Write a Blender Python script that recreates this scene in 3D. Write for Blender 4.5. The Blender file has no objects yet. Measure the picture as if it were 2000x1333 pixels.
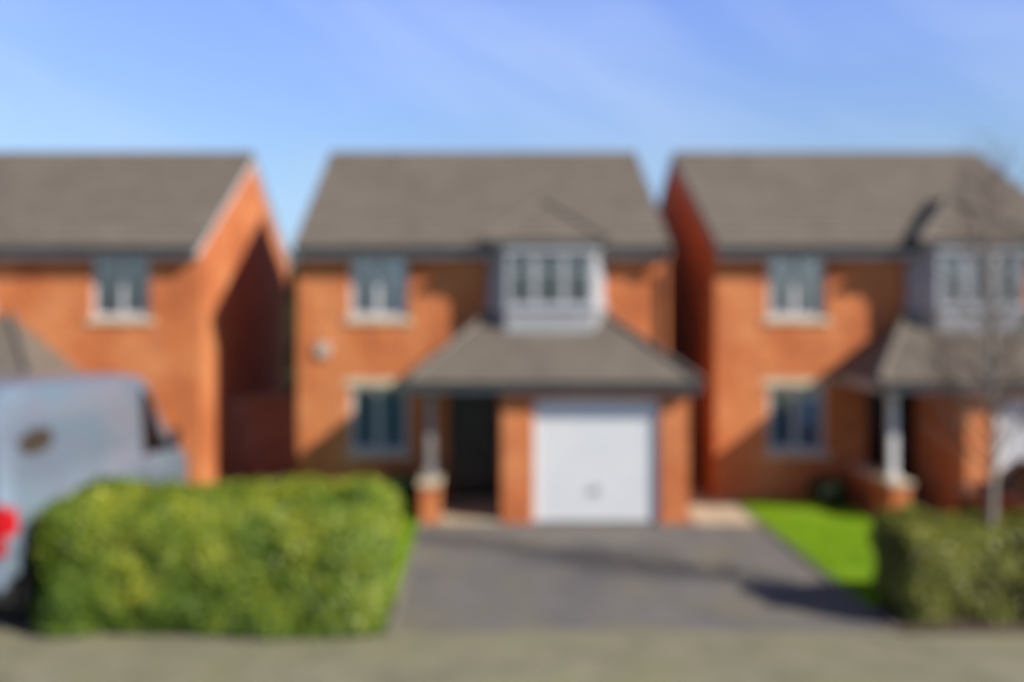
import bpy, bmesh, math, random
import numpy as np
from mathutils import Vector, noise, Matrix
random.seed(7); np.random.seed(7)
R = math.radians
SC = bpy.context.scene

# ------------------------------------------------------------------ camera
DOF = True
F_PX = 2080.0; VPX = 945.0; VPY = 595.0; CAMH = 3.7
cd = bpy.data.cameras.new("camera"); cam = bpy.data.objects.new("camera", cd)
SC.collection.objects.link(cam); SC.camera = cam
cam.location = (0, 0, CAMH); cam.rotation_euler = (R(90), 0, 0)
cd.sensor_width = 36; cd.lens = 36 * F_PX / 2000
cd.shift_x = (1000 - VPX) / 2000; cd.shift_y = -(666.5 - VPY) / 2000
cd.dof.use_dof = DOF; cd.dof.focus_distance = 0.5; cd.dof.aperture_fstop = 4.0     # the photograph is out of focus
cd.clip_end = 3000; cd.clip_start = 0.05

# ------------------------------------------------------------------ light
AZ, EL = R(59), R(32.8)
to_sun = Vector((math.sin(AZ) * math.cos(EL), -math.cos(AZ) * math.cos(EL), math.sin(EL)))
sl = bpy.data.lights.new("sun", 'SUN'); sun = bpy.data.objects.new("sun", sl)
SC.collection.objects.link(sun)
sl.energy = 5.0; sl.angle = R(0.5); sl.color = (1.0, 0.93, 0.82)
sun.rotation_euler = to_sun.to_track_quat('Z', 'Y').to_euler()
sun.location = (20, -10, 20)

W = bpy.data.worlds.new("World"); SC.world = W; W.use_nodes = True
nt = W.node_tree; nt.nodes.clear()
def N(nt, t, **k):
    n = nt.nodes.new(t)
    for a, b in k.items(): setattr(n, a, b)
    return n
out = N(nt, 'ShaderNodeOutputWorld'); bg = N(nt, 'ShaderNodeBackground')
sky = N(nt, 'ShaderNodeTexSky', sky_type='NISHITA'); sky.sun_disc = False
sky.sun_elevation = EL; sky.sun_rotation = R(121); sky.air_density = 1.0
sky.dust_density = 0.6; sky.ozone_density = 2.2
bg.inputs['Strength'].default_value = 0.195
tc = N(nt, 'ShaderNodeTexCoord'); mp = N(nt, 'ShaderNodeMapping'); mp.vector_type = 'TEXTURE'
mp.inputs['Rotation'].default_value = (0, R(28), 0)
mp.inputs['Scale'].default_value = (0.75, 0.75, 0.22); mp.inputs['Location'].default_value = (0.72, 3.0, 0)
nz = N(nt, 'ShaderNodeTexNoise'); nz.inputs['Scale'].default_value = 2.1
nz.inputs['Detail'].default_value = 7; nz.inputs['Roughness'].default_value = 0.55
nz.inputs['Distortion'].default_value = 0.5
rp = N(nt, 'ShaderNodeValToRGB'); rp.color_ramp.elements[0].position = 0.42; rp.color_ramp.elements[1].position = 0.78
rp.color_ramp.elements[1].color = (0.42, 0.42, 0.42, 1)
mx = N(nt, 'ShaderNodeMixRGB', blend_type='MIX'); mx.inputs['Color2'].default_value = (2.3, 2.8, 3.8, 1)
L = nt.links.new
L(tc.outputs['Generated'], mp.inputs['Vector']); L(mp.outputs[0], nz.inputs['Vector'])
L(nz.outputs['Fac'], rp.inputs['Fac']); L(rp.outputs['Color'], mx.inputs['Fac'])
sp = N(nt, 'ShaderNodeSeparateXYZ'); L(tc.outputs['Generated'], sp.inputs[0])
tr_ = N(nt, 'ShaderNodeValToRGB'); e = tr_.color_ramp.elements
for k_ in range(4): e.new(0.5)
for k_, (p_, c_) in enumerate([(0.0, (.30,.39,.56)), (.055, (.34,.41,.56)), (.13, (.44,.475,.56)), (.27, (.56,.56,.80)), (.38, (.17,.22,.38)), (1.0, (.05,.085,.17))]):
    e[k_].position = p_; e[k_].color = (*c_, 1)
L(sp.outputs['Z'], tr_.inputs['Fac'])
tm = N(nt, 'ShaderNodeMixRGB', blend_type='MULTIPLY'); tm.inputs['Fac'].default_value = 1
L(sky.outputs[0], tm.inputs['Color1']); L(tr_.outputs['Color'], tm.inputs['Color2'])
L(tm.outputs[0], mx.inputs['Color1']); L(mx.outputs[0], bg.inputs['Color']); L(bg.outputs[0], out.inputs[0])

SC.view_settings.view_transform = 'Standard'; SC.view_settings.look = 'None'
SC.view_settings.exposure = 0.47; SC.view_settings.gamma = 1.0; SC.view_settings.use_curve_mapping = False
SC.cycles.max_bounces = 8

# ------------------------------------------------------------------ materials
KA = 0.77      # overall albedo calibration for this exposure
def mat(name):
    m = bpy.data.materials.new(name); m.use_nodes = True
    t = m.node_tree; return m, t, t.nodes['Principled BSDF']
def ramp(t, fac, stops):
    r = N(t, 'ShaderNodeValToRGB'); e = r.color_ramp.elements
    while len(e) < len(stops): e.new(0.5)
    for i, (p, c) in enumerate(stops):
        e[i].position = p; e[i].color = (*c, 1) if len(c) == 3 else c
    t.links.new(fac, r.inputs['Fac']); return r
def noisy(name, a, b, scale=4, rough=0.7, bump=0.0, bscale=60, metallic=0.0, coord='Object', detail=6, c=None, lo=0.35, hi=0.65, coat=0):
    m, t, p = mat(name)
    tc = N(t, 'ShaderNodeTexCoord'); n = N(t, 'ShaderNodeTexNoise')
    n.inputs['Scale'].default_value = scale; n.inputs['Detail'].default_value = detail
    t.links.new(tc.outputs[coord], n.inputs['Vector'])
    a, b = [tuple(q*KA for q in z) for z in (a, b)]; c = None if c is None else tuple(q*KA for q in c)
    stops = [(lo, a), (hi, b)] if c is None else [(lo, a), (0.5, c), (hi, b)]
    r = ramp(t, n.outputs['Fac'], stops)
    t.links.new(r.outputs[0], p.inputs['Base Color'])
    p.inputs['Roughness'].default_value = rough; p.inputs['Metallic'].default_value = metallic
    if coat: p.inputs['Coat Weight'].default_value = coat; p.inputs['Coat Roughness'].default_value = 0.05
    if bump:
        n2 = N(t, 'ShaderNodeTexNoise'); n2.inputs['Scale'].default_value = bscale; n2.inputs['Detail'].default_value = 4
        bm = N(t, 'ShaderNodeBump'); bm.inputs['Strength'].default_value = bump; bm.inputs['Distance'].default_value = 0.01
        t.links.new(tc.outputs[coord], n2.inputs['Vector']); t.links.new(n2.outputs['Fac'], bm.inputs['Height'])
        t.links.new(bm.outputs[0], p.inputs['Normal'])
    return m

def brick_mat(name, c1, c2, mortar, cdark):
    c1, c2, mortar, cdark = [tuple(q*KA for q in z) for z in (c1, c2, mortar, cdark)]
    m, t, p = mat(name)
    uv = N(t, 'ShaderNodeTexCoord')
    b = N(t, 'ShaderNodeTexBrick'); b.offset = 0.5
    b.inputs['Scale'].default_value = 1; b.inputs['Brick Width'].default_value = 0.225
    b.inputs['Row Height'].default_value = 0.075; b.inputs['Mortar Size'].default_value = 0.006
    b.inputs['Mortar Smooth'].default_value = 0.2; b.inputs['Bias'].default_value = -0.1
    b.inputs['Color1'].default_value = (*c1, 1); b.inputs['Color2'].default_value = (*c2, 1); b.inputs['Mortar'].default_value = (*mortar, 1)
    t.links.new(uv.outputs['UV'], b.inputs['Vector'])
    # per-brick dark burnt variation
    vm = N(t, 'ShaderNodeMapping'); vm.inputs['Scale'].default_value = (4.444, 13.333, 1)
    wn = N(t, 'ShaderNodeTexNoise'); wn.inputs['Scale'].default_value = 0.9; wn.inputs['Detail'].default_value = 1
    t.links.new(uv.outputs['UV'], vm.inputs['Vector']); t.links.new(vm.outputs[0], wn.inputs['Vector'])
    r = ramp(t, wn.outputs['Fac'], [(0.36, (1, 1, 1)), (0.52, (0, 0, 0))])
    mxn = N(t, 'ShaderNodeMixRGB', blend_type='MIX'); mxn.inputs['Color2'].default_value = (*cdark, 1)
    fm = N(t, 'ShaderNodeMath', operation='MULTIPLY'); inv = N(t, 'ShaderNodeMath', operation='SUBTRACT'); inv.inputs[0].default_value = 0.6
    t.links.new(b.outputs['Fac'], inv.inputs[1]); t.links.new(r.outputs[0], fm.inputs[0]); t.links.new(inv.outputs[0], fm.inputs[1])
    fm.use_clamp = True
    t.links.new(fm.outputs[0], mxn.inputs['Fac']); t.links.new(b.outputs['Color'], mxn.inputs['Color1'])
    # broad weathering
    n = N(t, 'ShaderNodeTexNoise'); n.inputs['Scale'].default_value = 0.9; n.inputs['Detail'].default_value = 8
    t.links.new(uv.outputs['Object'], n.inputs['Vector'])
    r2 = ramp(t, n.outputs['Fac'], [(0.32, (0.82, 0.76, 0.72)), (0.48, (1.0, 1.0, 1.0)), (0.64, (1.12, 1.38, 1.6))])
    mu = N(t, 'ShaderNodeMixRGB', blend_type='MULTIPLY'); mu.inputs['Fac'].default_value = 1
    t.links.new(mxn.outputs[0], mu.inputs['Color1']); t.links.new(r2.outputs[0], mu.inputs['Color2'])
    t.links.new(mu.outputs[0], p.inputs['Base Color']); p.inputs['Roughness'].default_value = 0.88
    bm = N(t, 'ShaderNodeBump'); bm.inputs['Strength'].default_value = 0.6; bm.inputs['Distance'].default_value = 0.006; bm.invert = True
    t.links.new(b.outputs['Fac'], bm.inputs['Height']); t.links.new(bm.outputs[0], p.inputs['Normal'])
    return m

def tile_mat(name, c1, c2, c3):
    c1, c2, c3 = [tuple(q*KA for q in z) for z in (c1, c2, c3)]
    m, t, p = mat(name)
    uv = N(t, 'ShaderNodeTexCoord')
    b = N(t, 'ShaderNodeTexBrick'); b.offset = 0.5
    b.inputs['Scale'].default_value = 1; b.inputs['Brick Width'].default_value = 0.3
    b.inputs['Row Height'].default_value = 1.0; b.inputs['Mortar Size'].default_value = 0.007
    b.inputs['Color1'].default_value = (*c1, 1); b.inputs['Color2'].default_value = (*c2, 1); b.inputs['Mortar'].default_value = (c1[0]*.4, c1[1]*.4, c1[2]*.4, 1)
    t.links.new(uv.outputs['UV'], b.inputs['Vector'])
    n = N(t, 'ShaderNodeTexNoise'); n.inputs['Scale'].default_value = 1.3; n.inputs['Detail'].default_value = 9; n.inputs['Roughness'].default_value = 0.65
    t.links.new(uv.outputs['Object'], n.inputs['Vector'])
    r = ramp(t, n.outputs['Fac'], [(0.42, (0, 0, 0)), (0.72, (1, 1, 1))])
    mxn = N(t, 'ShaderNodeMixRGB'); mxn.inputs['Color2'].default_value = (*c3, 1)
    t.links.new(r.outputs[0], mxn.inputs['Fac']); t.links.new(b.outputs['Color'], mxn.inputs['Color1'])
    t.links.new(mxn.outputs[0], p.inputs['Base Color']); p.inputs['Roughness'].default_value = 0.9
    bm = N(t, 'ShaderNodeBump'); bm.inputs['Strength'].default_value = 0.5; bm.inputs['Distance'].default_value = 0.01; bm.invert = True
    t.links.new(b.outputs['Fac'], bm.inputs['Height']); t.links.new(bm.outputs[0], p.inputs['Normal'])
    return m

def glass_mat(name, tint=(0.82, 0.85, 0.88), refl=0.17):
    m = bpy.data.materials.new(name); m.use_nodes = True; t = m.node_tree; t.nodes.clear()
    o = N(t, 'ShaderNodeOutputMaterial'); tr = N(t, 'ShaderNodeBsdfTransparent'); tr.inputs[0].default_value = (*tint, 1)
    g = N(t, 'ShaderNodeBsdfGlossy'); g.inputs['Roughness'].default_value = 0.02
    f = N(t, 'ShaderNodeFresnel'); f.inputs[0].default_value = 1.5
    a = N(t, 'ShaderNodeMath', operation='ADD'); a.inputs[1].default_value = refl; a.use_clamp = True
    mx = N(t, 'ShaderNodeMixShader')
    t.links.new(f.outputs[0], a.inputs[0]); t.links.new(a.outputs[0], mx.inputs[0]); t.links.new(tr.outputs[0], mx.inputs[1])
    t.links.new(g.outputs[0], mx.inputs[2]); t.links.new(mx.outputs[0], o.inputs[0]); return m

def leaf_mat(name, stops, rough=0.45, trans=0.3):
    stops = [(p_, tuple(q*KA for q in z)) for p_, z in stops]
    m, t, p = mat(name)
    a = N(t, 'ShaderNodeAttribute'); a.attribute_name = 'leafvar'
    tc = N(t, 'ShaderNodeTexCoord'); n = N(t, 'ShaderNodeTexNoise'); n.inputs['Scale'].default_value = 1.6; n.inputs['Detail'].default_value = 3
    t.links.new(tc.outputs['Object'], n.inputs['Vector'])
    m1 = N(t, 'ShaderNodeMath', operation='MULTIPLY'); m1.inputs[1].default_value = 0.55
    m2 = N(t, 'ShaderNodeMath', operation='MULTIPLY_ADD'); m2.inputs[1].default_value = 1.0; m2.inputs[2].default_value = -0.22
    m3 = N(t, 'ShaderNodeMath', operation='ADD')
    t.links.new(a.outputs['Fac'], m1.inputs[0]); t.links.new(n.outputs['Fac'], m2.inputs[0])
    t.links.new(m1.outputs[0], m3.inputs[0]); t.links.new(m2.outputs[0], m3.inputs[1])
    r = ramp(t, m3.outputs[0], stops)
    t.links.new(r.outputs[0], p.inputs['Base Color']); p.inputs['Roughness'].default_value = rough
    o = t.nodes['Material Output']; tl = N(t, 'ShaderNodeBsdfTranslucent'); mx = N(t, 'ShaderNodeMixShader'); mx.inputs[0].default_value = trans
    t.links.new(r.outputs[0], tl.inputs['Color']); t.links.new(p.outputs[0], mx.inputs[1]); t.links.new(tl.outputs[0], mx.inputs[2])
    t.links.new(mx.outputs[0], o.inputs['Surface']); return m

M = {}
M['brick'] = brick_mat('orange_brick', (0.74, 0.196, 0.044), (0.62, 0.142, 0.032), (0.60, 0.33, 0.15), (0.40, 0.10, 0.04))
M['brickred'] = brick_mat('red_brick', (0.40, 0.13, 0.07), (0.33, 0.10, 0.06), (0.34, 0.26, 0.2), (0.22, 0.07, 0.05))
M['tile'] = tile_mat('concrete_tile', (0.19, 0.158, 0.124), (0.158, 0.13, 0.104), (0.215, 0.183, 0.145))
M['ridge'] = noisy('ridge_tile', (0.13, 0.11, 0.09), (0.2, 0.17, 0.14), 8, 0.9, 0.3)
M['white'] = noisy('white_plastic', (0.74, 0.75, 0.76), (0.8, 0.8, 0.8), 2, 0.35)
M['garage'] = noisy('garage_paint', (0.84, 0.87, 0.9), (0.9, 0.92, 0.93), 1.2, 0.4)
M['baygrey'] = noisy('grey_bay_paint', (0.42, 0.44, 0.475), (0.50, 0.515, 0.545), 3, 0.5)
M['postshade'] = noisy('shaded_post_paint', (0.24, 0.225, 0.22), (0.32, 0.30, 0.29), 3, 0.6)  # white post darkened in its colour to give the porch shade
M['boxgrey'] = noisy('alarm_box_plastic', (0.5, 0.44, 0.37), (0.56, 0.5, 0.42), 3, 0.5)
M['cream'] = noisy('cast_stone', (0.6, 0.49, 0.33), (0.72, 0.61, 0.43), 6, 0.85, 0.2)
M['slab'] = noisy('paving_slab', (0.46, 0.38, 0.26), (0.62, 0.53, 0.38), 3, 0.9, 0.3)
M['gutter'] = noisy('gutter_plastic', (0.045, 0.047, 0.05), (0.07, 0.072, 0.075), 5, 0.4)
M['fascia'] = noisy('fascia_board', (0.36, 0.37, 0.38), (0.45, 0.46, 0.46), 4, 0.5)
M['lead'] = noisy('lead_sheet', (0.32, 0.33, 0.345), (0.42, 0.43, 0.445), 3, 0.6, 0.2, 20)
M['black'] = noisy('black_gloss_paint', (0.004, 0.004, 0.005), (0.007, 0.007, 0.009), 3, 0.25)
M['rubber'] = noisy('rubber', (0.012, 0.012, 0.012), (0.025, 0.025, 0.024), 12, 0.8)
M['trim'] = noisy('black_trim', (0.02, 0.02, 0.022), (0.03, 0.03, 0.032), 12, 0.5)
M['metal'] = noisy('brushed_metal', (0.45, 0.45, 0.45), (0.6, 0.6, 0.6), 12, 0.3, metallic=0.9)
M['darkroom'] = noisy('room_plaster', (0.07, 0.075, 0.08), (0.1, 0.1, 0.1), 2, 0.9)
M['curtain'] = noisy('curtain_cloth', (0.55, 0.56, 0.58), (0.7, 0.7, 0.7), 5, 0.9)
M['curtaindark'] = noisy('grey_curtain_cloth', (0.16, 0.17, 0.18), (0.26, 0.26, 0.27), 5, 0.9)
M['skyreflect'] = noisy('painted_sky_reflection', (0.62, 0.85, 1.0), (0.68, 0.9, 1.05), 3, 0.9)  # blue colour standing in for sky reflected in the glass
M['glass'] = glass_mat('window_glass')
M['carglass'] = glass_mat('vehicle_glass', (0.18, 0.2, 0.2), 0.05)
M['silver'] = noisy('silver_blue_paint', (0.22, 0.31, 0.40), (0.25, 0.33, 0.41), 0.8, 0.38, metallic=0.2, coat=0.6, c=(0.24, 0.29, 0.38), detail=2)
M['silverdark'] = noisy('silver_blue_moulding', (0.15, 0.19, 0.24), (0.19, 0.22, 0.27), 2, 0.45)
M['red'] = noisy('red_car_paint', (0.30, 0.008, 0.012), (0.36, 0.012, 0.015), 2, 0.3, coat=1.0)
M['lampred'] = noisy('red_lens', (0.55, 0.006, 0.012), (0.65, 0.01, 0.02), 9, 0.2, coat=0.3)
M['lampwhite'] = noisy('clear_lens', (0.6, 0.62, 0.65), (0.8, 0.8, 0.82), 9, 0.1, coat=1.0)
M['emblem'] = noisy('emblem_print', (0.045, 0.035, 0.028), (0.09, 0.065, 0.045), 7, 0.5)
M['emblem2'] = noisy('emblem_rim_print', (0.16, 0.12, 0.08), (0.2, 0.15, 0.1), 7, 0.5)
M['timber'] = noisy('stained_timber', (0.09, 0.05, 0.03), (0.15, 0.09, 0.055), 4, 0.8, 0.3)
M['bark'] = noisy('pale_bark', (0.24, 0.2, 0.165), (0.42, 0.37, 0.31), 14, 0.85, 0.4, 40)
M['twig'] = noisy('twig_bark', (0.12, 0.085, 0.065), (0.2, 0.15, 0.12), 14, 0.85)
M['soil'] = noisy('soil', (0.06, 0.04, 0.025), (0.13, 0.09, 0.06), 9, 0.95, 0.8, 30)
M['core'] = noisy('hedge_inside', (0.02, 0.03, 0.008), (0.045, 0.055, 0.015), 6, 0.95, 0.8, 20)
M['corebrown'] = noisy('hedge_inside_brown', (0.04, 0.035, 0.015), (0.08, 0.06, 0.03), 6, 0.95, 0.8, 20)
M['leaf'] = leaf_mat('hedge_leaf', [(0.1, (0.05, 0.105, 0.01)), (0.4, (0.135, 0.25, 0.02)), (0.68, (0.31, 0.42, 0.035)), (0.95, (0.78, 0.72, 0.06))])
M['leafbrown'] = leaf_mat('winter_hedge_leaf', [(0.1, (0.2, 0.12, 0.04)), (0.38, (0.17, 0.17, 0.028)), (0.6, (0.28, 0.31, 0.04)), (1.0, (0.52, 0.50, 0.07))])
M['leafdark'] = leaf_mat('shrub_leaf', [(0.1, (0.015, 0.035, 0.008)), (0.6, (0.04, 0.075, 0.015)), (1.0, (0.07, 0.11, 0.02))])
M['grass'] = leaf_mat('grass_blade', [(0.1, (0.19, 0.40, 0.003)), (0.5, (0.30, 0.56, 0.003)), (1.0, (0.52, 0.68, 0.005))], 0.9, 0.35)
M['lawn'] = noisy('lawn_turf', (0.18, 0.36, 0.003), (0.31, 0.50, 0.003), 3, 1.0, 0.8, 50, c=(0.27, 0.46, 0.003))

def ground_mat(name, a, b, moss, scale=1.2, speck=220, mossamt=0.8):
    a, b, moss = [tuple(q*KA for q in z) for z in (a, b, moss)]
    m, t, p = mat(name)
    tc = N(t, 'ShaderNodeTexCoord')
    n = N(t, 'ShaderNodeTexNoise'); n.inputs['Scale'].default_value = scale; n.inputs['Detail'].default_value = 9; n.inputs['Roughness'].default_value = 0.6
    t.links.new(tc.outputs['Object'], n.inputs['Vector']); r = ramp(t, n.outputs['Fac'], [(0.32, a), (0.68, b)])
    v = N(t, 'ShaderNodeTexVoronoi'); v.inputs['Scale'].default_value = speck; t.links.new(tc.outputs['Object'], v.inputs['Vector'])
    rv = ramp(t, v.outputs['Color'], [(0.1, (0.72, 0.72, 0.72)), (0.9, (1.3, 1.3, 1.3))])
    mu = N(t, 'ShaderNodeMixRGB', blend_type='MULTIPLY'); mu.inputs['Fac'].default_value = 1
    t.links.new(r.outputs[0], mu.inputs['Color1']); t.links.new(rv.outputs[0], mu.inputs['Color2'])
    n2 = N(t, 'ShaderNodeTexNoise'); n2.inputs['Scale'].default_value = 0.9; n2.inputs['Detail'].default_value = 10; n2.inputs['Roughness'].default_value = 0.7
    t.links.new(tc.outputs['Object'], n2.inputs['Vector']); r2 = ramp(t, n2.outputs['Fac'], [(0.45, (0, 0, 0)), (0.68, (mossamt,)*3)])
    mx = N(t, 'ShaderNodeMixRGB'); mx.inputs['Color2'].default_value = (*moss, 1)
    t.links.new(r2.outputs[0], mx.inputs['Fac']); t.links.new(mu.outputs[0], mx.inputs['Color1'])
    t.links.new(mx.outputs[0], p.inputs['Base Color']); p.inputs['Roughness'].default_value = 0.92
    bm = N(t, 'ShaderNodeBump'); bm.inputs['Strength'].default_value = 0.6; bm.inputs['Distance'].default_value = 0.006
    t.links.new(v.outputs['Distance'], bm.inputs['Height']); t.links.new(bm.outputs[0], p.inputs['Normal'])
    return m
M['tarmac'] = ground_mat('drive_tarmac', (0.145, 0.137, 0.136), (0.215, 0.202, 0.196), (0.27, 0.235, 0.15))
M['pavement'] = ground_mat('pavement_tarmac', (0.205, 0.192, 0.125), (0.33, 0.305, 0.205), (0.27, 0.26, 0.13), 1.6, 160)
M['road'] = ground_mat('road_tarmac', (0.09, 0.088, 0.085), (0.13, 0.125, 0.12), (0.15, 0.14, 0.11))
M['kerb'] = noisy('kerb_concrete', (0.2, 0.18, 0.15), (0.3, 0.27, 0.225), 5, 0.9, 0.3)
M['earth'] = noisy('rough_ground', (0.1, 0.14, 0.03), (0.2, 0.22, 0.08), 0.3, 0.95)

# ------------------------------------------------------------------ mesh helpers
COL = SC.collection
class MB:
    def __init__(s, tf=None): s.v = []; s.f = []; s.m = []; s.uv = {}; s.tf = tf
    def add(s, pts, faces, mi=0, uvs=None):
        b = len(s.v)
        for p in pts: s.v.append(tuple(s.tf(p)) if s.tf else tuple(p))
        for k, f in enumerate(faces):
            if uvs is not None: s.uv[len(s.f)] = uvs[k]
            s.f.append(tuple(b + i for i in f)); s.m.append(mi)
        return s
    def quad(s, a, b, c, d, mi=0): return s.add([a, b, c, d], [(0, 1, 2, 3)], mi)
    def box(s, x0, x1, y0, y1, z0, z1, mi=0):
        if x0 > x1: x0, x1 = x1, x0
        p = [(x0,y0,z0),(x1,y0,z0),(x1,y1,z0),(x0,y1,z0),(x0,y0,z1),(x1,y0,z1),(x1,y1,z1),(x0,y1,z1)]
        return s.add(p, [(0,3,2,1),(4,5,6,7),(0,1,5,4),(1,2,6,5),(2,3,7,6),(3,0,4,7)], mi)
    def tube(s, pts, rad, n=8, mi=0, cap=True):
        pts = [Vector(p) for p in pts]; rs = rad if isinstance(rad, (list, tuple)) else [rad]*len(pts)
        vs = []; fs = []; ref = None
        for i, p in enumerate(pts):
            d = (pts[min(i+1, len(pts)-1)] - pts[max(i-1, 0)]).normalized()
            if ref is None: ref = Vector((0,0,1)) if abs(d.z) < 0.9 else Vector((1,0,0))
            a = d.cross(ref).normalized(); b = d.cross(a).normalized()
            for k in range(n):
                t = 2*math.pi*k/n; vs.append(p + (a*math.cos(t) + b*math.sin(t))*rs[i])
        for i in range(len(pts)-1):
            for k in range(n):
                fs.append((i*n+k, i*n+(k+1)%n, (i+1)*n+(k+1)%n, (i+1)*n+k))
        if cap: fs.append(tuple(range(n))); fs.append(tuple((len(pts)-1)*n+k for k in range(n)))
        return s.add(vs, fs, mi)
    def build(s, name, mats, parent=None, smooth=False, bevel=0, origin=None, autosm=None):
        if not isinstance(mats, (list, tuple)): mats = [mats]
        v = np.array(s.v, dtype=float)
        if origin is None:
            origin = ((v[:,0].min()+v[:,0].max())/2, (v[:,1].min()+v[:,1].max())/2, v[:,2].min())
        org = Vector(origin)
        me = bpy.data.meshes.new(name)
        me.from_pydata([tuple(Vector(p) - org) for p in s.v], [], s.f)
        for m in mats: me.materials.append(m)
        me.polygons.foreach_set('material_index', s.m)
        uvl = me.uv_layers.new(name='UVMap'); data = uvl.data
        for pi, p in enumerate(me.polygons):
            if pi in s.uv:
                for li, u in zip(p.loop_indices, s.uv[pi]): data[li].uv = u
                continue
            n = p.normal; ax, ay, az = abs(n.x), abs(n.y), abs(n.z)
            for li in p.loop_indices:
                q = s.v[me.loops[li].vertex_index]
                data[li].uv = (q[0], q[1]) if az > max(ax, ay) else ((q[1], q[2]) if ax > ay else (q[0], q[2]))
        if smooth: me.polygons.foreach_set('use_smooth', [True]*len(me.polygons))
        me.update()
        o = bpy.data.objects.new(name, me); COL.objects.link(o)
        if parent is not None:
            o.parent = parent; o.location = org - WL[parent.name]
        else: o.location = org
        WL[o.name] = org
        if bevel:
            b = o.modifiers.new('bevel', 'BEVEL'); b.width = bevel; b.segments = 2; b.limit_method = 'ANGLE'; b.angle_limit = R(40)
        return o
WL = {}
def root(name, loc, label, cat, group=None):
    o = bpy.data.objects.new(name, None); COL.objects.link(o); o.location = loc; o.empty_display_size = 0.3
    WL[o.name] = Vector(loc); tag(o, label, cat, group); return o
def tag(o, label=None, cat=None, group=None, kind=None):
    if label: o['label'] = label
    if cat: o['category'] = cat
    if group: o['group'] = group
    if kind: o['kind'] = kind
    return o
def struct(o): o['kind'] = 'structure'; return o

# ------------------------------------------------------------------ ground
def sheet(name, x0, x1, y0, y1, z, m, nx=1, ny=1):
    b = MB(); xs = np.linspace(x0, x1, nx+1); ys = np.linspace(y0, y1, ny+1)
    b.quad((x0,y0,z),(x1,y0,z),(x1,y1,z),(x0,y1,z))
    return struct(b.build(name, m))
sheet('ground', -400, 400, -400, 400, -0.13, M['earth'])
sheet('road', -60, 60, 2.6, 9.45, -0.122, M['road'])
b = MB(); b.box(-60, 60, 9.60, 11.95, -0.12, -0.004); struct(b.build('pavement', M['pavement']))
b = MB()
for i in range(-30, 30): b.box(i*0.915+0.004, (i+1)*0.915-0.004, 9.45, 9.597, -0.12, 0.002)
struct(b.build('kerb', M['kerb'], bevel=0.012))
b = MB(); b.box(-60, 60, 0.3, 2.6, -0.12, 0.0); struct(b.build('far_pavement', M['pavement']))
b = MB(); b.box(-30, 30, 11.95, 32, -0.125, -0.008); struct(b.build('plot_ground', M['soil']))
# drives
b = MB(); b.box(-1.03, 4.62, 12.06, 19.9, -0.1, 0.0); struct(b.build('driveway', M['tarmac']))
b = MB(); b.box(-12.6, -5.15, 12.06, 19.9, -0.1, 0.0); struct(b.build('driveway', M['tarmac']))
b = MB(); b.box(6.75, 12.4, 12.06, 19.9, -0.1, 0.0); struct(b.build('driveway', M['tarmac']))
b = MB()
for x0, x1 in ((-1.03, 4.62), (-12.6, -5.15), (6.75, 12.4)):
    n = int((x1-x0)/0.915)+1; w = (x1-x0)/n
    for i in range(n): b.box(x0+i*w+.003, x0+(i+1)*w-.003, 11.955, 12.055, -0.1, 0.004)
struct(b.build('kerb_edging', M['pavement'], bevel=0.008))
b = MB()
for x0 in (-1.09, 4.625, -5.148, 6.69):
    for i in range(8): b.box(x0, x0+.055, 12.06+i*.96, 12.06+(i+1)*.96-.006, -0.1, 0.035)
struct(b.build('path_edging', M['kerb'], bevel=0.006))
# slab paths
b = MB()
for i in range(2):
    for j in range(4): b.box(3.56+i*.53, 3.56+(i+1)*.53-.01, 17.9+j*.6, 17.9+(j+1)*.6-.01, 0.0, 0.022)
for j in range(16): b.box(3.55, 4.30, 20.35+j*.5, 20.35+(j+1)*.5-.01, -.01, 0.018)
for j in range(18): b.box(-5.2, -3.6, 19.9+j*.5, 19.9+(j+1)*.5-.01, -.01, 0.016)
struct(b.build('path', M['slab'], bevel=0.006))
# lawns
def lawn(x0, x1, y0, y1, nb, skip=()):
    b = MB(); n = 14; vs = []; fs = []
    for j in range(n+1):
        for i in range(n+1):
            x = x0+(x1-x0)*i/n; y = y0+(y1-y0)*j/n
            edge = min(i, j, n-i, n-j) == 0
            vs.append((x, y, 0.0 if edge else 0.03 + 0.02*noise.noise(Vector((x, y, 0)))))
    for j in range(n):
        for i in range(n): k = j*(n+1)+i; fs.append((k, k+1, k+n+2, k+n+1))
    b.add(vs, fs); struct(b.build('lawn', M['lawn'], smooth=True))
    P = np.random.rand(nb, 2)*[x1-x0, y1-y0]+[x0, y0]; h = np.random.uniform(.025, .06, nb); a = np.random.rand(nb)*6.283
    w = .006; V = np.zeros((nb*3, 3)); lx = np.random.normal(0, .018, nb); ly = np.random.normal(0, .018, nb)
    V[0::3] = np.c_[P[:,0]+np.cos(a)*w, P[:,1]+np.sin(a)*w, np.full(nb, .015)]
    V[1::3] = np.c_[P[:,0]-np.cos(a)*w, P[:,1]-np.sin(a)*w, np.full(nb, .015)]
    V[2::3] = np.c_[P[:,0]+lx, P[:,1]+ly, .02+h]
    o = mesh_np('grass', V, 3, nb, M['grass']); tag(o, None, None, None, 'stuff'); return o
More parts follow.
